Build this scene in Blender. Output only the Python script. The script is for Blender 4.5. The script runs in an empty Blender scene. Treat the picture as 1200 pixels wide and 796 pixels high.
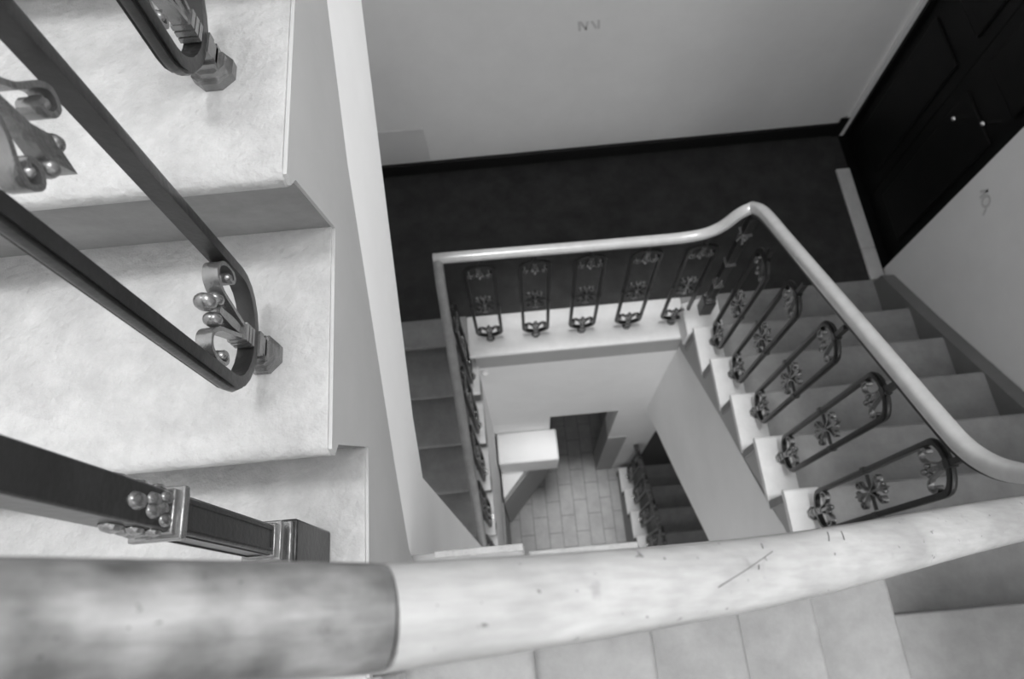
import bpy, bmesh, math, random
from mathutils import Vector, Matrix
from mathutils.geometry import tessellate_polygon
random.seed(7)
SC = bpy.context.scene
COL = SC.collection
# ------------------------------------------------------------------ camera
F_PX = 799.4622
cd = bpy.data.cameras.new('camera'); cam = bpy.data.objects.new('camera', cd); COL.objects.link(cam)
th, ro, ps = .3855, -.103, .011
fw = Vector((0, math.sin(th), -math.cos(th))); up = Vector((0, math.cos(th), math.sin(th))); rt = Vector((1, 0, 0))
Z = Matrix.Rotation(ps, 3, 'Z'); fw = Z @ fw; up = Z @ up; rt = Z @ rt
rt, up = math.cos(ro)*rt + math.sin(ro)*up, -math.sin(ro)*rt + math.cos(ro)*up
cam.matrix_world = Matrix(((rt.x, up.x, -fw.x, 0), (rt.y, up.y, -fw.y, 0), (rt.z, up.z, -fw.z, 0), (0, 0, 0, 1)))
cd.sensor_width = 36; cd.lens = 36*F_PX/1200; cd.clip_start = .02; cd.clip_end = 60
cd.dof.use_dof = True; cd.dof.focus_distance = .75; cd.dof.aperture_fstop = 7.0
SC.camera = cam
# ------------------------------------------------------------------ sky, skylight, added fill lamps, exposure
w = bpy.data.worlds.new('sky'); SC.world = w; w.use_nodes = True
w.node_tree.nodes['Background'].inputs[0].default_value = (1, 1, 1, 1)
w.node_tree.nodes['Background'].inputs[1].default_value = .3
sd = bpy.data.lights.new('sun_through_roof_glass', 'SUN'); so = bpy.data.objects.new('sun_through_roof_glass', sd); COL.objects.link(so)
sd.energy = 2.15; sd.angle = math.radians(9); so.rotation_euler = (0, math.radians(-.8), 0); so.location = (0, 0, 9)
def area_lamp(name, energy, sx, sy, loc, rot):
    ld = bpy.data.lights.new(name, 'AREA'); lo = bpy.data.objects.new(name, ld); COL.objects.link(lo)
    ld.shape = 'RECTANGLE'; ld.size = sx; ld.size_y = sy; ld.energy = energy; lo.location = loc; lo.rotation_euler = rot
area_lamp('east_fill', 90, 1.5, 1.5, (2.10, .35, 1.75), (0, math.radians(90), 0))        # added fill out of view, brightens the upper west stair side
area_lamp('south_low_fill', 17, 1.3, 1.4, (.35, -1.2, -3.35), (math.radians(90), 0, 0))      # added fill one storey down, brightens the upright faces of the well
area_lamp('platform_fill', 11.5, 1.3, 1.3, (1.25, -1.18, -.82), (math.radians(90), 0, 0))  # added low side fill for the north wall and west string
area_lamp('glass_roof_daylight', 25, 3.1, 3.3, (.35, .67, 3.38), (0, 0, 0))
SC.view_settings.view_transform = 'Standard'; SC.view_settings.look = 'None'
SC.view_settings.gamma = 1; SC.view_settings.use_curve_mapping = False
SC.view_settings.exposure = 0
SC.cycles.max_bounces = 10; SC.cycles.diffuse_bounces = 6
SC.cycles.use_denoising = True

# ------------------------------------------------------------------ materials
def mat(name, v, rough=.6, metal=0, noise=0, scale=8, bump=0, bscale=60, spec=.5, stretch=None, dark=None, coat=0):
    m = bpy.data.materials.new(name); m.use_nodes = True
    nt = m.node_tree; b = nt.nodes['Principled BSDF']
    b.inputs['Roughness'].default_value = rough; b.inputs['Metallic'].default_value = metal
    b.inputs['Specular IOR Level'].default_value = spec
    if coat: b.inputs['Coat Weight'].default_value = coat; b.inputs['Coat Roughness'].default_value = .15
    b.inputs['Base Color'].default_value = (v, v, v, 1)
    if noise or bump:
        tc = nt.nodes.new('ShaderNodeTexCoord'); mp = nt.nodes.new('ShaderNodeMapping')
        g = nt.nodes.new('ShaderNodeNewGeometry')
        nt.links.new(g.outputs['Position'], mp.inputs['Vector'])
        if stretch: mp.inputs['Scale'].default_value = stretch
    if noise:
        n = nt.nodes.new('ShaderNodeTexNoise'); n.inputs['Scale'].default_value = scale; n.inputs['Detail'].default_value = 6
        n.inputs['Roughness'].default_value = .65
        nt.links.new(mp.outputs[0], n.inputs['Vector'])
        r = nt.nodes.new('ShaderNodeValToRGB'); lo_, hi_ = max(0, v-noise), min(1, v+noise)
        r.color_ramp.elements[0].position = .3; r.color_ramp.elements[1].position = .7
        r.color_ramp.elements[0].color = (lo_, lo_, lo_, 1); r.color_ramp.elements[1].color = (hi_, hi_, hi_, 1)
        if dark:
            e = r.color_ramp.elements.new(.36); e.color = (v-.2*noise,)*3 + (1,)
            r.color_ramp.elements[0].position = .26; r.color_ramp.elements[0].color = (dark, dark, dark, 1)
        nt.links.new(n.outputs[0], r.inputs[0]); nt.links.new(r.outputs[0], b.inputs['Base Color'])
    if bump:
        n2 = nt.nodes.new('ShaderNodeTexNoise'); n2.inputs['Scale'].default_value = bscale; n2.inputs['Detail'].default_value = 4
        nt.links.new(mp.outputs[0], n2.inputs['Vector'])
        bp = nt.nodes.new('ShaderNodeBump'); bp.inputs['Strength'].default_value = bump; bp.inputs['Distance'].default_value = .004
        nt.links.new(n2.outputs[0], bp.inputs['Height']); nt.links.new(bp.outputs[0], b.inputs['Normal'])
    return m
M = {}
M['plaster'] = mat('white_plaster', .88, .8, noise=.03, scale=3, bump=.12, bscale=25, spec=.2)
M['wall'] = mat('wall_paint', .84, .75, noise=.035, scale=2.5, bump=.1, bscale=20, spec=.2)
M['grey'] = mat('grey_paint', .42, .6, noise=.02, scale=5, bump=.15, bscale=40, spec=.3)
M['dado'] = mat('dark_grey_dado_paint', .2, .6, noise=.02, scale=5, bump=.15, bscale=40, spec=.3)
M['riser'] = mat('riser_grey_paint', .25, .7, noise=.04, scale=14, bump=.4, bscale=35, spec=.2)
M['stone'] = mat('worn_pale_stone', .375, .55, noise=.085, scale=22, bump=.8, bscale=90, spec=.35, dark=.34)
M['border'] = mat('pale_border_and_lit_ends', .74, .55, noise=.05, scale=12, bump=.3, bscale=60, spec=.35)  # stone border, and step ends lightened to imitate light in the well
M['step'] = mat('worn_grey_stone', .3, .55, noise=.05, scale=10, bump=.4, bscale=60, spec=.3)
M['dark_floor'] = mat('dark_floor_tile', .046, .65, noise=.012, scale=9, bump=.1, spec=.12)
M['tile'] = mat('grey_floor_tile', .33, .5, noise=.05, scale=7, bump=.1, spec=.35)
M['joint'] = mat('tile_joint', .16, .8)
M['iron'] = mat('wrought_iron', .022, .33, metal=.2, noise=.006, scale=30, bump=.15, bscale=120, spec=.6)
M['iron_pale'] = mat('rubbed_iron', .24, .26, metal=.75, noise=.05, scale=40, bump=.2, bscale=120, spec=.6)
def wood(name, v, blot, blot_scale, grain):
    m = bpy.data.materials.new(name); m.use_nodes = True; nt = m.node_tree; b = nt.nodes['Principled BSDF']; L = nt.links.new
    b.inputs['Roughness'].default_value = .42
    g = nt.nodes.new('ShaderNodeNewGeometry')
    def noise(scale, stretch, det=5):
        mp = nt.nodes.new('ShaderNodeMapping'); mp.inputs['Scale'].default_value = stretch; L(g.outputs['Position'], mp.inputs['Vector'])
        n = nt.nodes.new('ShaderNodeTexNoise'); n.inputs['Scale'].default_value = scale; n.inputs['Detail'].default_value = det; L(mp.outputs[0], n.inputs['Vector']); return n.outputs[0]
    def ramp(src, p0, p1, c0, c1):
        r = nt.nodes.new('ShaderNodeMapRange'); r.inputs[1].default_value = p0; r.inputs[2].default_value = p1; r.inputs[3].default_value = c0; r.inputs[4].default_value = c1; L(src, r.inputs[0]); return r.outputs[0]
    def mul(a_, b_):
        n = nt.nodes.new('ShaderNodeMath'); n.operation = 'MULTIPLY'; L(a_, n.inputs[0]); L(b_, n.inputs[1]); return n.outputs[0]
    base = ramp(noise(blot_scale, (1, 1.6, 1.6)), .32, .68, v-blot, v+blot)
    gr = ramp(noise(14, (.8, 18, 5)), .3, .7, 1-grain, 1+grain)
    specks = ramp(noise(150, (1, 1, 1), 2), .255, .30, .45, 1)
    dents = ramp(noise(34, (1, 1, 1), 3), .25, .32, .72, 1)
    col = mul(mul(mul(base, gr), specks), dents)
    cc = nt.nodes.new('ShaderNodeCombineColor')
    for i in range(3): L(col, cc.inputs[i])
    L(cc.outputs[0], b.inputs['Base Color'])
    bp = nt.nodes.new('ShaderNodeBump'); bp.inputs['Strength'].default_value = .15; bp.inputs['Distance'].default_value = .003; L(mul(gr, specks), bp.inputs['Height']); L(bp.outputs[0], b.inputs['Normal'])
    return m
M['wood'] = wood('pale_worn_wood', .32, .05, 12, .10)
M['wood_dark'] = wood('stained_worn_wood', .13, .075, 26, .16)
M['rail_far'] = mat('waxed_handrail_wood', .54, .3, noise=.05, scale=20, spec=.6, coat=.5)
M['hatch'] = mat('hatch_paint', .7, .7, noise=.03, scale=4)
M['rail_shaded'] = mat('shaded_handrail_wood', .26, .45, noise=.05, scale=20)  # lower west rail darkened in colour to imitate shade under the upper flight
M['scratch'] = mat('dirt_in_scratches', .12, .8)
M['door'] = mat('black_door_wood', .006, .5, noise=.002, scale=10, spec=.15)
M['brass'] = mat('knob_metal', .7, .2, metal=1)
M['base'] = mat('dark_baseboard', .012, .5, spec=.3)
M['mark'] = mat('faded_grey_print', .62, .8)
M['threshold'] = mat('threshold_marble', .6, .5, noise=.05, scale=12, spec=.35)

# ------------------------------------------------------------------ helpers
def link(name, bm, m, parent=None, bevel=0, smooth=True, recalc=True):
    if recalc: bmesh.ops.recalc_face_normals(bm, faces=bm.faces)
    me = bpy.data.meshes.new(name); bm.to_mesh(me); bm.free(); me.materials.append(M[m])
    return link_mesh(name, me, parent, bevel, smooth)
def link_mesh(name, me, parent=None, bevel=0, smooth=True):
    o = bpy.data.objects.new(name, me); COL.objects.link(o)
    if parent: o.parent = parent
    if smooth:
        for p in me.polygons: p.use_smooth = True
        if len(me.polygons):
            try: me.set_sharp_from_angle(angle=math.radians(38))
            except Exception: pass
    if bevel:
        b = o.modifiers.new('bevel', 'BEVEL'); b.width = bevel; b.segments = 2; b.limit_method = 'ANGLE'
    return o
def thing(name, label, cat, loc=(0, 0, 0), group=None, rotz=0, kind=None):
    o = bpy.data.objects.new(name, None); COL.objects.link(o); o.location = loc; o.rotation_euler = (0, 0, rotz)
    o['label'] = label; o['category'] = cat
    if group: o['group'] = group
    if kind: o['kind'] = kind
    return o
def tag(o, label, cat, group=None):
    o['label'] = label; o['category'] = cat
    if group: o['group'] = group
    return o
def struct(o, label=None, cat=None):
    o['kind'] = 'structure'
    if label: o['label'] = label
    if cat: o['category'] = cat
    return o
def box(x0, x1, y0, y1, z0, z1, bm=None):
    bm = bm or bmesh.new()
    v = [bm.verts.new((x, y, z)) for z in (z0, z1) for y in (y0, y1) for x in (x0, x1)]
    for f in ((0, 1, 3, 2), (4, 5, 7, 6), (0, 1, 5, 4), (2, 3, 7, 6), (0, 2, 6, 4), (1, 3, 7, 5)):
        bm.faces.new([v[i] for i in f])
    return bm
def concave4(p):
    sg = [(p[(i+1) % 4][0]-p[i][0])*(p[(i+2) % 4][1]-p[(i+1) % 4][1])-(p[(i+1) % 4][1]-p[i][1])*(p[(i+2) % 4][0]-p[(i+1) % 4][0]) for i in range(4)]
    return min(sg) < 0 < max(sg)
def prism(poly, axis, t0, t1, bm=None):
    """poly in the two other axes; axis 'x': (y,z), 'y': (x,z), 'z': (x,y)"""
    bm = bm or bmesh.new()
    def P(a, b, t): return {'x': (t, a, b), 'y': (a, t, b), 'z': (a, b, t)}[axis]
    A = [bm.verts.new(P(a, b, t0)) for a, b in poly]; B = [bm.verts.new(P(a, b, t1)) for a, b in poly]
    n = len(poly)
    for i in range(n): bm.faces.new((A[i], A[(i+1) % n], B[(i+1) % n], B[i]))
    if n == 4 and not concave4(poly): bm.faces.new(A); bm.faces.new(B)
    else:
        for tri in tessellate_polygon([[Vector((a, b, 0)) for a, b in poly]]):
            for R_ in (A, B):
                try: bm.faces.new([R_[i] for i in tri])
                except ValueError: pass
    return bm
def sweep(path, sec, nrm=None, closed=False, bm=None, upv=(0, 0, 1), scale=None):
    """sweep 2D section sec [(side, up)] along path. nrm: fixed plane normal used as the second axis."""
    bm = bm or bmesh.new(); P = [Vector(p) for p in path]; n = len(P); rings = []
    for i in range(n):
        a = P[i-1] if (i > 0 or closed) else P[i]; b = P[(i+1) % n] if (i < n-1 or closed) else P[i]
        t = (b-a).normalized()
        if nrm is not None: e2 = Vector(nrm); e1 = e2.cross(t).normalized()
        else:
            e1 = t.cross(Vector(upv)).normalized(); e2 = e1.cross(t).normalized()
        s = scale[i] if scale else 1
        rings.append([bm.verts.new(P[i] + e1*u*s + e2*v*s) for u, v in sec])
    m = len(sec)
    for i in range(n if closed else n-1):
        A, B = rings[i], rings[(i+1) % n]
        for k in range(m): bm.faces.new((A[k], A[(k+1) % m], B[(k+1) % m], B[k]))
    if not closed:
        bm.faces.new(rings[0]); bm.faces.new(rings[-1][::-1])
    return bm
def ball(c, rx, ry, rz, bm, seg=12):
    m = Matrix.Translation(c) @ Matrix.Diagonal((rx, ry, rz, 1))
    bmesh.ops.create_uvsphere(bm, u_segments=seg, v_segments=8, radius=1, matrix=m); return bm
def catmull(pts, k=6):
    P = [Vector(p) for p in pts]; out = []
    for i in range(len(P)-1):
        p0 = P[max(i-1, 0)]; p1 = P[i]; p2 = P[i+1]; p3 = P[min(i+2, len(P)-1)]
        for j in range(k):
            t = j/k
            out.append(.5*((2*p1)+(p2-p0)*t+(2*p0-5*p1+4*p2-p3)*t*t+(3*p1-p0-3*p2+p3)*t**3))
    out.append(P[-1]); return out

# ------------------------------------------------------------------ dimensions
H, r = 3.5, .175
xw, xe, yL, yN, xE = -.218, .893, 1.2995, 2.494, 2.026
y1, z2, gW, uW = .186, -.741, .244, .048          # second visible step of the upper west flight (level 15)
ye, ze, g = 1.252, -3.142, .230
zL = -3.371; ylw = 1.37
XW, YS = -1.33, -1.15
ZG = zL-H
ROOF = 3.4
def zlev(L): return z2+(L-15)*r
def tread_profile(front, back, z, t=.03, sgn=1):
    """(along, z) outline of one tread slab with a rounded nosing at `front`; sgn=+1 when along grows away from the front"""
    s = sgn; R = t/2
    p = []
    for a in range(7):
        q = math.pi/2 + a*math.pi/6
        p.append((front + s*(R + R*math.cos(q)), z-R+R*math.sin(q)))
    p += [(back, z-t), (back, z)]
    return p

# ------------------------------------------------------------------ room shell
bm = box(XW, xE+.0, yN, yN+.2, ZG-.2, ROOF); struct(link('wall_north', bm, 'wall', smooth=False))
bm = box(XW-.2, XW, YS-.2, yN+.2, ZG-.2, ROOF); struct(link('wall_west', bm, 'wall', smooth=False))
ws = bpy.data.objects.new('wall_south', None); COL.objects.link(ws); struct(ws)      # with openings made for the added fill lamps
def wall_with_holes(x0, x1, z0, z1, holes):
    xs_ = sorted({x0, x1} | {h for q in holes for h in q[:2]}); zs_ = sorted({z0, z1} | {h for q in holes for h in q[2:]})
    for xa, xb2 in zip(xs_[:-1], xs_[1:]):
        run = None
        for za, zb in zip(zs_[:-1], zs_[1:]):
            mid = ((xa+xb2)/2, (za+zb)/2)
            if any(h[0] < mid[0] < h[1] and h[2] < mid[1] < h[3] for h in holes):
                if run: yield xa, xb2, run[0], run[1]
                run = None
            else: run = (run[0], zb) if run else (za, zb)
        if run: yield xa, xb2, run[0], run[1]
HOLES = [(-.3, 1.0, -4.05, -2.65), (.6, 1.9, -1.5, -.15)]
for b in wall_with_holes(XW, xE, ZG-.2, ROOF, HOLES): link('wall_panel', box(b[0], b[1], YS-.2, YS, b[2], b[3]), 'wall', ws, smooth=False)

# east wall with a doorway on the landing
we = bpy.data.objects.new('wall_east', None); COL.objects.link(we); struct(we)
DY0, DY1, DZ = 1.576, 2.47, zL+2.25
WY0, WY1, WZ0, WZ1 = -.40, 1.10, 1.0, 2.5                       # unseen opening made for the added east fill lamp
link('wall_panel', box(xE, xE+.25, YS-.2, DY0, ZG-.2, WZ0), 'wall', we, smooth=False)
link('wall_panel', box(xE, xE+.25, YS-.2, DY0, WZ1, ROOF), 'wall', we, smooth=False)
link('wall_panel', box(xE, xE+.25, YS-.2, WY0, WZ0, WZ1), 'wall', we, smooth=False)
link('wall_panel', box(xE, xE+.25, WY1, DY0, WZ0, WZ1), 'wall', we, smooth=False)
link('wall_panel', box(xE, xE+.25, DY0, yN+.2, DZ, ROOF), 'wall', we, smooth=False)
link('wall_panel', box(xE, xE+.25, DY0, yN+.2, ZG-.2, zL-.02), 'wall', we, smooth=False)
link('wall_panel', box(xE, xE+.25, DY1, yN+.2, zL-.02, DZ), 'wall', we, smooth=False)
# roof with the skylight opening
ce = bpy.data.objects.new('ceiling', None); COL.objects.link(ce); struct(ce)
for b in ((XW-.2, -1.22, YS-.2, yN+.2), (1.92, xE+.25, YS-.2, yN+.2), (-1.22, 1.92, YS-.2, -1.0), (-1.22, 1.92, 2.34, yN+.2)):
    link('ceiling_panel', box(*b, ROOF, ROOF+.15), 'wall', ce, smooth=False)

# ------------------------------------------------------------------ landings
# landing one floor below (door landing)
struct(link('floor', box(XW, xE, yL+.22, yN, zL-.2, zL), 'dark_floor', smooth=False), 'dark tiled landing floor behind the north railing', 'floor')
struct(link('baseboard_north', box(XW, xE, yN-.02, yN, zL, zL+.10), 'base', bevel=.006))
eb = link('trim_1', box(-.25, xe+.02, yL-.012, yL+.225, zL-.03, zL+.002), 'border', bevel=.008)
struct(eb, 'pale stone border strip under the north railing', 'stone strip')
link('landing_fascia', box(xw-.004, xe, yL, yL+.2, zL-.215, zL-.03), 'grey', eb)
t2 = link('trim_2', box(XW, -.25, ylw, yL+.23, zL-.03, zL+.002), 'step', bevel=.006)
link('riser', prism([(ylw+.014, zL-.03), (ylw+.056, zL-r), (ylw+.09, zL-r), (ylw+.09, zL-.03)], 'x', XW, -.25), 'riser', t2)
struct(t2, 'worn stone landing edge at the top of the lower west stairs', 'stone strip')
struct(link('trim_3', box(xe+.02, xE, yL-.06, yL+.225, zL-.2, zL+.001), 'step', bevel=.006), 'landing edge at the foot of the east stairs', 'stone strip')
# beam wall under the landing with the passage to the ground floor hall
wb = bpy.data.objects.new('wall_inner_north', None); COL.objects.link(wb); struct(wb)
OX0, OX1, OZ = .2, .69, -4.745
link('beam', box(xw-.003, 1.07, yL+.002, yL+.17, OZ, zL-.215), 'plaster', wb)
link('wall_panel', box(xw-.003, OX0, yL+.002, yL+.17, ZG, OZ), 'plaster', wb)
pier = link('pier', box(OX1, 1.07, yL+.002, yL+.17, ZG, OZ), 'plaster', wb)
link('dado', box(OX1-.004, .842, yL-.006, yL+.175, ZG, -5.54), 'grey', pier)
# upper north landing, edge set back for light; unseen east slab added as shade
struct(link('landing_north_upper', box(XW, xE, 1.66, yN, -.07, .134), 'plaster', smooth=False), None)
struct(link('shade_slab_east', box(xe+.125, xE, YS, 1.66, -.07, .134), 'plaster', smooth=False), None)

# ground floor: every tile its own piece
gf = link('floor_ground', box(XW, xE, YS, yN, ZG-.1, ZG-.006), 'joint', smooth=False); struct(gf, 'long grey floor tiles at the bottom of the stairwell', 'floor')
xs = [-.38, -.248, -.115, .018, .160, .292, .428, .560, .690, .803, .93]
tile_cache = {}
for i in range(len(xs)-1):
    y = .12 - (.14 if i % 2 else 0)
    while y < yN-.01:
        ln = .30; y2 = min(y+ln, yN)
        key = (round(xs[i+1]-xs[i], 3), round(y2-y, 3))
        if key not in tile_cache:
            b_ = bmesh.new(); box(.003, key[0]-.003, .003, key[1]-.003, -.012, 0, b_)
            me = bpy.data.meshes.new('tile'); b_.to_mesh(me); b_.free(); me.materials.append(M['tile']); tile_cache[key] = me
        o = bpy.data.objects.new('tile', tile_cache[key]); COL.objects.link(o); o.parent = gf
        o.location = (xs[i], y, ZG+random.uniform(-.0012, .0012)); y = y2

# ------------------------------------------------------------------ stair flights
def steps_ns(fl, fronts, zs, x0, x1, sgn, u, m_t, prev_z, last_back=None, t=.03, bev=.006, end=None):
    """flight along y. fronts: nosing y of each tread going up; sgn=+1 when it climbs north"""
    n = len(fronts)
    for i in range(n):
        f = fronts[i]; nxt = fronts[i+1] if i+1 < n else (last_back if last_back is not None else f+sgn*abs(fronts[1]-fronts[0]))
        back = nxt+sgn*(u+.012)
        if end:                                             # well-side end coloured paler to imitate light falling down the well
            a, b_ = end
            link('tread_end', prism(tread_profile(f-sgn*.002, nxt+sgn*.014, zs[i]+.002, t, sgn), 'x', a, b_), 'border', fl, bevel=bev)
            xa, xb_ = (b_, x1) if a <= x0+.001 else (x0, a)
        else: xa, xb_ = x0, x1
        link('tread', prism(tread_profile(f, back, zs[i], t, sgn), 'x', xa, xb_), m_t, fl, bevel=bev)
        zb = prev_z if i == 0 else zs[i-1]
        link('riser', prism([(f+sgn*.014, zs[i]-t), (f+sgn*u, zb-.0), (f+sgn*(u+.03), zb), (f+sgn*(u+.03), zs[i]-t)], 'x', x0, x1-.0), 'riser', fl)

# upper west flight ------------------------------------------------------
fw_ = thing('stair_flight', 'bright worn stone flight with grey risers climbing beside the big square newel', 'stairs', (0, 0, 0))
LV = list(range(14, 20)); fr = [y1+(L-15)*gW for L in LV]; zz = [zlev(L) for L in LV]
steps_ns(fw_, fr, zz, XW+.003, xw-.001, 1, uW, 'stone', zlev(13), last_back=y1+5*gW, bev=.013)
# grey string band, white plaster side
ext = [(1.655, -.18)]
low = [(.62, -.800), (.25, -1.103), (.125, -1.215), (.105, -1.26)]
def side_profile(fr, zz, drop, lip):
    p = []
    for f, z in zip(fr, zz): p += [(f+uW+(.02 if lip > .01 else 0), z-r-drop), (f+(.04 if lip > .01 else .016), z-.030), (f+lip, z-.018), (f+lip+.004, z-drop)]
    return p
link('string_band', prism([(-.05, zlev(13)-.03), (-.01, zlev(13)-.03)] + side_profile(fr, zz, .031, .042)[1:] + [(1.655, zz[-1]-.031)] + ext + low + [(-.05, -1.26)], 'x', xw-.10, xw-.001), 'grey', fw_)
link('string_face', prism([(-.05, zlev(13)-.01), (-.01, zlev(13)-.01)] + side_profile(fr, zz, .004, .001)[1:] + [(1.655, zz[-1]-.004)] + ext + low + [(-.05, -1.26)], 'x', xw-.001, xw+.003), 'grey', fw_, smooth=False)
wl = [(1.655, -.18), (.62, -.800), (.25, -1.103), (.125, -1.215), (.105, -1.26), (.105, -3.35), (.288, -3.35), (.288, -1.439), (.394, -1.335), (.80, -1.072), (1.06, -.908), (1.655, -.62)]
link('plaster_side', prism(wl, 'x', xw-.22, xw-.003), 'plaster', fw_)
link('soffit', prism([(.288, -1.439), (1.655, -.62), (1.655, -.2), (.288, -1.10)], 'x', XW+.003, xw-.2), 'plaster', fw_)

# corner platform, south flight -------------------------------------------
z13 = zlev(13)
struct(link('landing_southwest', box(XW, -.235, YS, y1-2*gW+.24, z13-.2, z13), 'stone', bevel=.008))
fs = thing('stair_flight', 'pale stone flight descending directly beneath the thick near handrail', 'stairs')
xb = [-.25, -.016, .213, .432, .66, .93]
yS = .117
for k in range(5):
    z = zlev(12-k)
    prof = tread_profile(xb[k+1], xb[k]-.03, z, .03, -1)
    link('tread', prism(prof, 'y', YS+.003, yS-.003*k), 'step' if k else 'step', fs, bevel=.006)
    link('riser', prism([(xb[k+1]-.014, z-.03), (xb[k+1]-.03, z-r), (xb[k+1]-.06, z-r), (xb[k+1]-.06, z-.03)], 'y', YS+.003, yS-.006), 'riser', fs)
    link('tread_end', box(xb[k]+(.07 if k == 0 else .004), xb[k+1]-.003, yS-.01, yS+.004, z-.032, z+.0015), 'stone', fs, bevel=.003)
sp = [(-.25, zlev(12)-.035)]
for k in range(5): sp += [(xb[k+1]-.06, zlev(12-k)-.035), (xb[k+1]-.06, zlev(11-k)-.035)]
sp += [(.95, zlev(7)-.035), (.95, zlev(7)-.32), (.66, zlev(8)-.35), (-.25, zlev(12)-.40)]
link('string_band', prism(sp, 'y', yS-.1, yS-.012), 'grey', fs)
link('soffit', prism(sp, 'y', YS+.003, yS-.1), 'plaster', fs)
z7 = zlev(7)
link('riser', box(-.26, -.235, -.06, yS-.01, zlev(12), z13-.0), 'riser', fs)
struct(link('landing_southeast', box(.93, xE, YS, -.085, z7-.2, z7), 'step', bevel=.006))

# east flight ---------------------------------------------------------------
def east_flight(dz, label, full=True):
    fe = thing('stair_flight', label, 'stairs')
    fr = [ye-k*g for k in range(6)]; zz = [ze+k*r+dz for k in range(6)]
    xr = 1.955
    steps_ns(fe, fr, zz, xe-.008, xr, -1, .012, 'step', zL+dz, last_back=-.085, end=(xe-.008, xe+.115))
    # sloping wall string with flat face
    a = [(1.50, zL+dz+.002), (1.50, -3.285+dz), (1.158, -3.056+dz), (.658, -2.70+dz), (-.085, -2.14+dz), (-.085, -2.6+dz), (1.25, zL+dz+.002)]
    link('wall_string', prism(a, 'x', xr, xE-.003), 'dado', fe)
    # stepped grey band facing the well
    p = [(yL, zL-.03+dz)]
    for f, z in zip(fr, zz): p += [(f-.014, z-r-.028 if f != fr[0] else zL+dz-.03), (f-.014, z-.028)]
    p += [(-.1, zz[-1]-.028)]
    if full:
        p += [(-.1, -2.37+dz), (.217, -2.54+dz), (.75, -3.019+dz), (1.255, -3.485+dz), (yL, -3.52+dz)]
        link('string_band', prism(p, 'x', xe, xe+.1), 'grey', fe)
        q = [(-.1, -2.37), (.217, -2.54), (.75, -3.019), (1.255, -3.485), (yL+.002, -3.52), (yL+.002, -4.76), (1.207, -4.669), (.746, -4.189), (.321, -3.713), (-.1, -3.27)]
        link('plaster_side', prism([(a, b+dz) for a, b in q], 'x', xe+.003, xe+.12), 'plaster', fe)
        link('soffit', prism([(-.1, -3.0+dz), (.32, -3.35+dz), (.75, -3.75+dz), (1.3, -4.2+dz), (1.3, -3.6+dz), (-.1, -2.4+dz)], 'x', xe+.12, xE-.003), 'plaster', fe)
    else:
        p += [(-.1, ZG), (yL, ZG)]
        link('string_band', prism(p, 'x', xe, xe+.1), 'grey', fe)
    return fe
east_flight(0, 'wide stone flight with step ends painted as lit climbing from the dark landing, right of the well')
east_flight(-H, 'lowest stone flight rising from the ground floor tiles in shadow', False)

# lower west flight ------------------------------------------------------------
fl = thing('stair_flight', 'shadowed stone flight going down from the dark landing, left of the well', 'stairs')
K = 6
fr = [ylw-k*g for k in range(K, 0, -1)]; zz = [zL-k*r for k in range(K, 0, -1)]
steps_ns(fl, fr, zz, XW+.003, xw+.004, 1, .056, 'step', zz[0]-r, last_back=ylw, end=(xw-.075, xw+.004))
p = []
for f, z in zip(fr, zz): p += [(f+.078, z-r-.028), (f+.04, z-.028)]
p += [(yL+.1, zz[-1]-.028), (yL+.1, -3.80), (.5, -4.32), (-.05, -4.74)]
link('string_band', prism(p, 'x', xw-.1, xw-.002), 'grey', fl)
link('plaster_side', prism([(yL+.1, -3.80), (.5, -4.32), (-.05, -4.74), (-.05, ZG), (yL+.1, ZG)], 'x', xw-.2, xw-.004), 'plaster', fl)
link('dado', box(xw-.1, xw+.004, -.05, .86, ZG, ZG+1.28), 'grey', fl)

# ------------------------------------------------------------------ ground floor corner wall and ledge
dw = bpy.data.objects.new('wall_diagonal', None); COL.objects.link(dw); struct(dw, 'white diagonal corner wall with grey dado under the white box', 'wall')
link('wall_panel', prism([(-.20, .865), (.185, 1.298), (-.21, 1.298)], 'z', ZG+1.28, -5.43), 'plaster', dw)
link('dado', prism([(-.205, .853), (.20, 1.298), (-.21, 1.298)], 'z', ZG, ZG+1.28), 'grey', dw)
tag(link('wall_ledge', box(-.205, .247, 1.062, yL, -5.42, -5.07), 'plaster', bevel=.014), 'white plaster box ledge jutting out above the ground floor tiles', 'ledge')
b = bmesh.new(); ball((-.187, yL-.006, -3.652), .022, .02, .022, b); box(-.2, -.174, yL-.004, yL+.002, -3.665, -3.639, b)
tag(link('bell_push', b, 'plaster'), 'small round white bell push on the white beam under the landing', 'bell push')

# ------------------------------------------------------------------ door on the landing
dr = bpy.data.objects.new('door_1', None); COL.objects.link(dr); struct(dr, 'black double door on the dark landing', 'door')
link('door_leaf', box(xE+.045, xE+.085, DY0+.02, 2.02, zL+.01, DZ-.02), 'door', dr)
link('door_leaf', box(xE+.045, xE+.085, 2.025, DY1-.02, zL+.01, DZ-.02), 'door', dr)
for a, b_ in ((DY0+.09, 1.95), (2.09, DY1-.09)):
    for z0, z1 in ((zL+.15, zL+.95), (zL+1.1, zL+2.05)):
        link('door_panel', box(xE+.033, xE+.046, a, b_, z0, z1), 'door', dr, bevel=.008)
link('door_sill', box(xE-.008, xE+.2, DY0+.002, DY1-.002, zL-.019, zL+.004), 'door', dr)
link('door_frame', box(xE+.02, xE+.2, DY0+.001, DY0+.02, zL, DZ), 'door', dr)
link('door_frame', box(xE+.02, xE+.2, DY1-.02, DY1-.001, zL, DZ), 'door', dr)
link('door_frame', box(xE+.02, xE+.2, DY0+.02, DY1-.02, DZ-.02, DZ-.001), 'door', dr)
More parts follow.
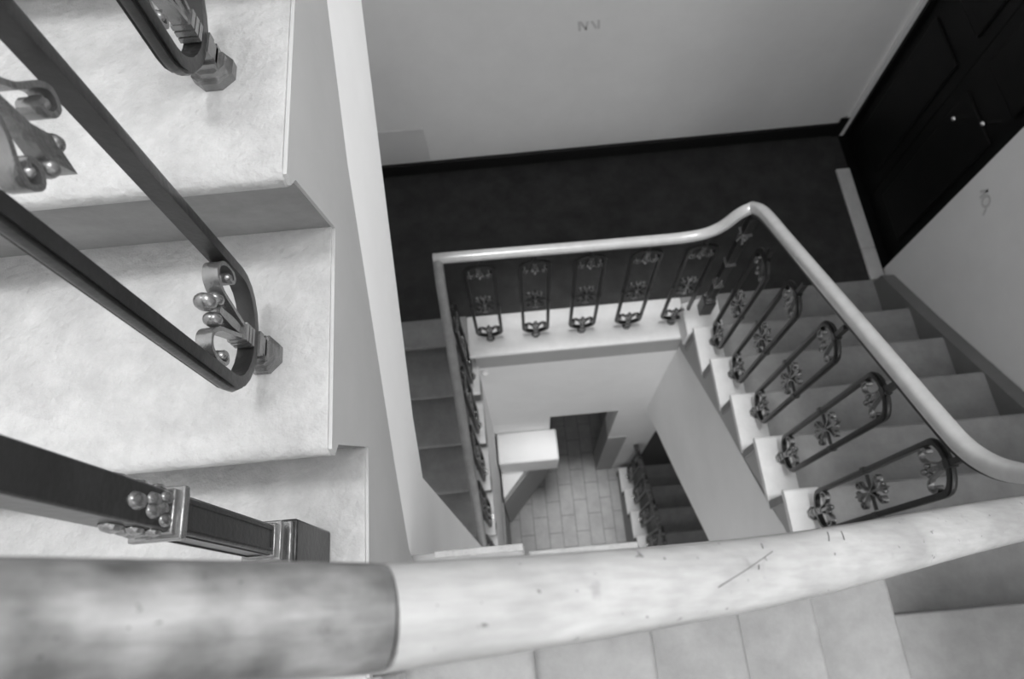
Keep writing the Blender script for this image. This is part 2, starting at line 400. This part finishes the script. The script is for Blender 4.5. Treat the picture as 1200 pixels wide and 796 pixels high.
link('door_backing', box(xE+.2, xE+.24, DY0, DY1, zL, DZ), 'door', dr)
link('casing', box(xE-.05, xE-.001, DY1+.0, yN-.021, zL, zL+.16), 'base', dr, bevel=.008)
for (y, z) in ((1.854, -2.483), (1.716, -2.35)):
    b = bmesh.new(); ball((xE-.02, y, z), .012, .012, .012, b, 12); box(xE-.02, xE+.046, y-.006, y+.006, z-.006, z+.006, b)
    link('door_knob', b, 'brass', dr)
th_ = thing('threshold', 'pale worn stone strip on the floor in front of the black door', 'threshold')
link('slab', box(1.937, 2.014, DY0+.13, 2.23, zL+.001, zL+.022), 'threshold', th_, bevel=.005)
link('slab', box(1.937, 2.014, 1.515, DY0+.127, zL+.002, zL+.022), 'threshold', th_, bevel=.005)

# faint marks on the walls
b = bmesh.new()
def stroke(bm, pts, half, axis, at, th=.0015):
    for (a0, c0), (a1, c1) in zip(pts[:-1], pts[1:]):
        d = Vector((a1-a0, c1-c0)); n_ = Vector((-d.y, d.x)).normalized()*half
        prism([(a0+n_.x, c0+n_.y), (a1+n_.x, c1+n_.y), (a1-n_.x, c1-n_.y), (a0-n_.x, c0-n_.y)], axis, at-th, at+.0005, bm)
for pts in ([(.428, -2.365), (.434, -2.418)], [(.434, -2.366), (.462, -2.41)], [(.468, -2.366), (.462, -2.416)], [(.486, -2.366), (.51, -2.41)], [(.518, -2.362), (.522, -2.414)]):
    stroke(b, pts, .006, 'y', yN)
tag(link('wall_stencil', b, 'mark', smooth=False), 'faint grey stencilled marking high on the plain north wall', 'marking')
b = bmesh.new()
ring = [(1.445+.022*math.cos(a*math.pi/5), -2.515+.026*math.sin(a*math.pi/5)) for a in range(11)]
stroke(b, ring, .006, 'x', xE)
stroke(b, [(1.50, -2.525), (1.478, -2.482), (1.478, -2.54)], .006, 'x', xE)
stroke(b, [(1.42, -2.53), (1.405, -2.56)], .006, 'x', xE)
tag(link('wall_stencil', b, 'mark', smooth=False), 'faint grey stencilled marking on the pale wall beside the black door', 'marking')
tag(link('wall_hatch', box(-.75, -.39, yN-.005, yN+.001, -3.26, -2.985), 'hatch', bevel=.003), 'flat painted hatch cover low on the north wall', 'hatch')

# ------------------------------------------------------------------ wrought iron balusters
A = .063                                            # half width of the loop (centre line)
def loop_path(h):
    p = []; Bv = .05
    for a in range(13): q = math.pi+a*math.pi/12; p.append((A*math.cos(q), 0, Bv+Bv*math.sin(q)))
    for a in range(13): q = a*math.pi/12; p.append((A*math.cos(q), 0, h-Bv+Bv*math.sin(q)))
    return p
SEC = [(-.0075, -.0095), (-.0075, .0095), (.0015, .0095), (.005, .0085), (.003, .0055), (.007, .0045), (.0085, 0), (.007, -.0045), (.003, -.0055), (.005, -.0085), (.0015, -.0095)]
RIB = [(-.0022, -.008), (-.0022, .008), (.0022, .008), (.0022, -.008)]
def mesh_from(bm, m, name):
    bmesh.ops.recalc_face_normals(bm, faces=bm.faces)
    me = bpy.data.meshes.new(name); bm.to_mesh(me); bm.free(); me.materials.append(M[m])
    for p in me.polygons: p.use_smooth = True
    me.set_sharp_from_angle(angle=math.radians(40)); return me
def scroll_pts(sx, s=1.0):
    c = [(.004, .018), (.008, .034), (.013, .050), (.018, .066), (.027, .076), (.038, .076), (.0455, .067), (.046, .056), (.041, .050), (.0355, .052), (.036, .058)]
    return [(q.x, 0, q.z) for q in catmull([(sx*x*1.14, 0, .012+(z-.012)*1.4) for x, z in c], 4)]
def flip(bm, h):
    for v in bm.verts: v.co.z = h-v.co.z
    return bm
_cache = {}
def baluster_meshes(h):
    if h in _cache: return _cache[h]
    d = []
    b = sweep(loop_path(h), SEC, nrm=(0, 1, 0), closed=True)
    d.append(('baluster', mesh_from(b, 'iron', 'baluster')))
    for end in (0, 1):
        for sx in (-1, 1):
            b = sweep(scroll_pts(sx), RIB, nrm=(0, 1, 0))
            b2 = bmesh.new(); ball((sx*.0435, 0, .0735), .006, .009, .0065, b)
            b2.free()
            if end: flip(b, h)
            d.append(('scroll', mesh_from(b, 'iron_pale', 'scroll')))
        b = bmesh.new()
        prism([(-.004, .008), (.004, .008), (.0055, .06), (.0035, .088), (-.0035, .088), (-.0055, .06)], 'y', -.006, .006, b)
        for (x, z, rr) in ((-.011, .090, .0095), (.011, .090, .0095), (0, .108, .011)): ball((x, 0, z), rr*.8, rr*1.0, rr*1.15, b)
        for z in (.014, .022, .030): box(-.010, .010, -.0105, .0105, z-.003, z+.003, b)
        if end: flip(b, h)
        d.append(('leaf', mesh_from(b, 'iron_pale', 'leaf')))
    # rosette in the middle
    b = bmesh.new(); c = h*.5
    for sx in (-1, 1):
        for sz in (-1, 1):
            pts = [(sx*.003, sz*.004), (sx*.009, sz*.018), (sx*.019, sz*.034), (sx*.032, sz*.046), (sx*.038, sz*.058), (sx*.031, sz*.068), (sx*.021, sz*.063), (sx*.021, sz*.053), (sx*.027, sz*.054)]
            pp = [(q.x, 0, c+q.z) for q in catmull([(x, 0, z) for x, z in pts], 4)]
            sweep(pp, RIB, nrm=(0, 1, 0), bm=b)
            ball((sx*.0265, 0, c+sz*.058), .006, .0088, .006, b)
    d.append(('rosette', mesh_from(b, 'iron_pale', 'rosette')))
    b = bmesh.new()
    for sz in (-1, 1):
        prism([(-.003, c), (.003, c), (.004, c+sz*.05), (.0095, c+sz*.068), (0, c+sz*.098), (-.0095, c+sz*.068), (-.004, c+sz*.05)], 'y', -.006, .006, b)
        for sx in (-1, 1): ball((sx*.010, 0, c+sz*.077), .0065, .0085, .008, b)
    ball((0, 0, c), .009, .012, .009, b)
    d.append(('leaf', mesh_from(b, 'iron_pale', 'leaf')))
    b = bmesh.new()
    for sx in (-1, 1):
        box(min(sx*.008, sx*.05), max(sx*.008, sx*.05), -.004, .004, c-.004, c+.004, b)
        box(sx*A-.0085, sx*A+.0085, -.0115, .0115, c-.010, c+.010, b)
    d.append(('lug', mesh_from(b, 'iron', 'lug')))
    # foot under the loop, saddle on top
    b = bmesh.new()
    for z, s in ((-.004, .013), (-.014, .010), (-.020, .014)): box(-s, s, -.0125, .0125, z-.005, z+.005, b)
    for rr, z0, z1 in ((.024, -.044, -.034), (.019, -.034, -.024)):
        o8 = [(rr*math.cos(math.pi/8+k*math.pi/4), rr*math.sin(math.pi/8+k*math.pi/4)) for k in range(8)]
        prism(o8, 'z', z0, z1, b)
    d.append(('foot', mesh_from(b, 'iron_pale', 'foot')))
    b = bmesh.new(); box(-.011, .011, -.0115, .0115, h-.010, h+.012, b); box(-.007, .007, -.009, .009, h+.01, h+.075, b)
    d.append(('saddle', mesh_from(b, 'iron', 'saddle')))
    _cache[h] = d; return d
FOOT = .044
def baluster(rl, x, y, z, h, along_y):
    d = baluster_meshes(h)
    root = bpy.data.objects.new('baluster', d[0][1]); COL.objects.link(root); root.parent = rl
    root.location = (x, y, z+FOOT); root.rotation_euler = (0, 0, math.pi/2 if along_y else 0)
    for n, me in d[1:]:
        o = bpy.data.objects.new(n, me); COL.objects.link(o); o.parent = root
def newel(rl, x, y, z0, z1, s, m='iron', mid=None, c2=.30):
    hgt = z1-z0
    b = box(x-s, x+s, y-s, y+s, z0+.12, z1); n = link('newel_post', b, m, rl, bevel=.002)
    link('foot_block', box(x-s*1.75, x+s*1.75, y-s*1.75, y+s*1.75, z0, z0+.132), m, n, bevel=.003)
    b = box(x-s*1.55, x+s*1.55, y-s*1.55, y+s*1.55, z0+.132, z0+.142); link('foot_plate', b, 'iron_pale', n, bevel=.002)
    c1 = z0+.162; c2 = z0+c2
    for c in [c1, c2, z1-.12]+([z0+hgt*mid] if mid else []):
        b = bmesh.new()
        for q, k in ((-.008, 1.15), (0, 1.38), (.008, 1.15)): box(x-s*k, x+s*k, y-s*k, y+s*k, c+q-.0045, c+q+.0045, b)
        link('collar', b, 'iron_pale', n, bevel=.0015)
    # raised panel frame between the collars, leaf sprays above
    for ax in range(4):
        a = ax*math.pi/2; ca, sa = math.cos(a), math.sin(a)
        def T(u, d, z): return (x+ca*d-sa*u, y+sa*d+ca*u, z)
        b = bmesh.new()
        for (u0, u1, za, zb) in ((-.75, -.6, c1+.014, c2-.014), (.6, .75, c1+.014, c2-.014), (-.6, .6, c1+.014, c1+.018), (-.6, .6, c2-.018, c2-.014)):
            vs = [b.verts.new(T(u*s, d*s, z)) for d in (.98, 1.08) for u, z in ((u0, za), (u1, za), (u1, zb), (u0, zb))]
            for f in ((0, 1, 2, 3), (4, 5, 6, 7), (0, 1, 5, 4), (1, 2, 6, 5), (2, 3, 7, 6), (3, 0, 4, 7)): b.faces.new([vs[i] for i in f])
        link('panel_frame', b, m, n)
        for base_z, dirn in ((c2, 1), (z1-.12, -1)):
            b = bmesh.new()
            for u, dz, rr in ((-.55, .022, .007), (.55, .022, .007), (-.28, .04, .0075), (.28, .04, .0075), (0, .028, .007), (0, .062, .009)):
                p_ = T(u*s, s*1.05, base_z+dirn*dz); ball(p_, rr*(.6 if abs(ca) > .5 else .75), rr*(.6 if abs(sa) > .5 else .75), rr*1.25, b, 8)
            link('leaf_spray', b, 'iron_pale', n)
    return n
def rail_sec(wd, h, flat=False):
    pts = [(-wd*.5, h*.1), (-wd*.46, h*.5)]
    for a in range(9):
        q = math.pi-a*math.pi/8; pts.append((wd*.46*math.cos(q), h*.5+h*.5*math.sin(q)*.75))
    pts += [(wd*.5, h*.1), (wd*.36, -h*.25), (-wd*.36, -h*.25)]
    return pts
def iron_bar(rl, path, dz=-.022):
    pth = [Vector(p)+Vector((0, 0, dz)) for p in path]
    link('rail_bar', sweep(pth, [(-.012, -.004), (-.012, .004), (.012, .004), (.012, -.004)]), 'iron', rl)

# upper west railing (nearest)
rw = thing('stair_railing', 'dark wrought iron railing with looped balusters on the bright near steps', 'railing')
for k in range(5): baluster(rw, -.296, y1+k*gW+(.122 if k == 0 else .14), z2+k*r, .825, True)
newel(rw, -.291, .098, zlev(14), -.12, .0152, c2=.378)
path = catmull([(-.0775, .0055, -.325), (-.142, .009, -.277), (-.2, .012, -.232), (-.26, .012, -.19), (-.3, .03, -.13), (-.305, .07, -.06), (-.297, .12, .04), (-.297, .2, .16), (-.296, .308, .275)], 5)
path += [Vector((-.296, .308+k*gW, .275+k*r)) for k in range(1, 5)]
link('handrail', sweep(path, rail_sec(.046, .036)), 'wood_dark', rw)['label'] = 'darker stained end of the thick handrail'
iron_bar(rw, path[22:])

# south railing (thick handrail under the camera)
rs = thing('stair_railing', 'thick pale wooden handrail crossing the near edge of the stairwell', 'railing')
path = catmull([(-.0765, .005, -.326), (-.014, .0065, -.373), (.07, .0095, -.438), (.16, .015, -.506), (.256, .024, -.579), (.40, .04, -.69), (.545, .0545, -.80), (.75, .075, -.96), (.90, .10, -1.09), (.955, .13, -1.24)], 6)
hr_ = link('handrail', sweep(path, rail_sec(.046, .036)), 'wood', rs)
def on_rail(x, f):
    """point on the rounded top of the thick handrail at world x, f = -1 (south) .. 1 (north)"""
    for p0, p1 in zip(path[:-1], path[1:]):
        if p0.x <= x <= p1.x:
            q = p0.lerp(p1, (x-p0.x)/(p1.x-p0.x)); t = (p1-p0).normalized(); side = Vector((0, 0, 1)).cross(t).normalized(); upw = t.cross(side)
            return q+side*(.0212*f)+upw*(.018+.0135*math.sqrt(max(0, 1-f*f))+.0002)
for (xa, fa, xc_, fc) in ((.085, -.25, .135, .5), (.129, .62, .131, .78), (.118, .05, .119, .18), (.19, .55, .197, .85), (.205, .5, .21, .8)):
    b = bmesh.new()
    P0, P1 = on_rail(xa, fa), on_rail(xc_, fc); d = (P1-P0).normalized().cross(Vector((0, 0, 1))).normalized()*.00028
    mid = on_rail((xa+xc_)/2, (fa+fc)/2); up_ = Vector((0, 0, .0003)); pts_ = (P0, mid, P1)
    rings = [[b.verts.new(q+o_) for o_ in (-d-up_, d-up_, d+up_, -d+up_)] for q in pts_]
    for A_, B_ in zip(rings[:-1], rings[1:]):
        for k in range(4): b.faces.new((A_[k], A_[(k+1) % 4], B_[(k+1) % 4], B_[k]))
    b.faces.new(rings[0]); b.faces.new(rings[-1][::-1])
    link('scratch', b, 'scratch', hr_, smooth=False)
for k in range(5):
    xc = (xb[k]+xb[k+1])/2+.02; yy = .012+.06*max(0, xc)
    zr = -1.27-.761*(xc+.018)+.9
    baluster(rs, xc, yy, zlev(12-k), .76, False)
iron_bar(rs, path[6:])

# east railing
re_ = thing('stair_railing', 'wrought iron railing with pale handrail climbing the right hand flight', 'railing')
path = catmull([(.966, 1.385, -2.305), (.968, 1.307, -2.222), (.968, 1.13, -2.105), (.968, .949, -1.987), (.968, .70, -1.824), (.968, .497, -1.692), (.968, .337, -1.588), (.968, .257, -1.530), (.969, .203, -1.465), (.968, .165, -1.38), (.957, .133, -1.25)], 5)
link('handrail', sweep(path, rail_sec(.044, .036)), 'rail_far', re_)
iron_bar(re_, path)
for k in range(5): baluster(re_, .969, ye-k*g-.09, ze+k*r, .80, True)
link('corner_block', prism([(xe-.02, 1.245), (1.06, 1.245), (1.06, 1.46), (xe-.02, 1.42)], 'z', zL, -3.222), 'border', re_, bevel=.008)
newel(re_, .978, 1.372, -3.222, -2.335, .017, mid=.58)

# north railing
rn = thing('stair_railing', 'level wrought iron railing with pale handrail along the dark landing', 'railing')
path = catmull([(-.288, 1.374, -2.449), (-.27, 1.374, -2.448), (.0, 1.374, -2.454), (.302, 1.374, -2.462), (.6, 1.374, -2.466), (.73, 1.374, -2.464), (.815, 1.374, -2.447), (.875, 1.374, -2.400), (.918, 1.376, -2.325), (.945, 1.38, -2.302), (.975, 1.385, -2.303)], 5)
link('handrail', sweep(path, rail_sec(.044, .034)), 'rail_far', rn)
iron_bar(rn, path[:36])
for x in (-.128, .114, .357, .598, .838): baluster(rn, x, 1.386, zL, .775, False)

# lower west railing
rl = thing('stair_railing', 'shadowed railing going down left of the well under the bright stairs', 'railing')
nl = lambda y: zL-(ylw-y)*.761
path = [Vector((-.285, 1.392, -2.452)), Vector((-.283, 1.36, -2.455)), Vector((-.281, 1.32, -2.47))] + [Vector((-.281+.045*(1.3-y)/.9, y, nl(y)+.95)) for y in (1.28, 1.1, .9, .7, .5, .3, .1, -.02)]
link('handrail', sweep(path, rail_sec(.042, .036)), 'rail_shaded', rl)
iron_bar(rl, path)
for k in range(1, 7): baluster(rl, -.281+.006*k+.02, ylw-k*g+.10, zL-k*r, .80, True)

# lowest east railing
rb = thing('stair_railing', 'lowest dark railing with looped balusters above the ground floor tiles', 'railing')
path = [Vector((.968, 1.37, -5.87))] + [Vector((.968, y, -5.93+(1.3-y)*.70)) for y in (1.3, 1.0, .6, .2, -.05)]
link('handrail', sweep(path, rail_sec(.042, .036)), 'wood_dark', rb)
iron_bar(rb, path)
for k in range(6): baluster(rb, .965, ye-k*g-.09, ze+k*r-H, .80, True)
newel(rb, .968, 1.36, ZG, -5.89, .017)
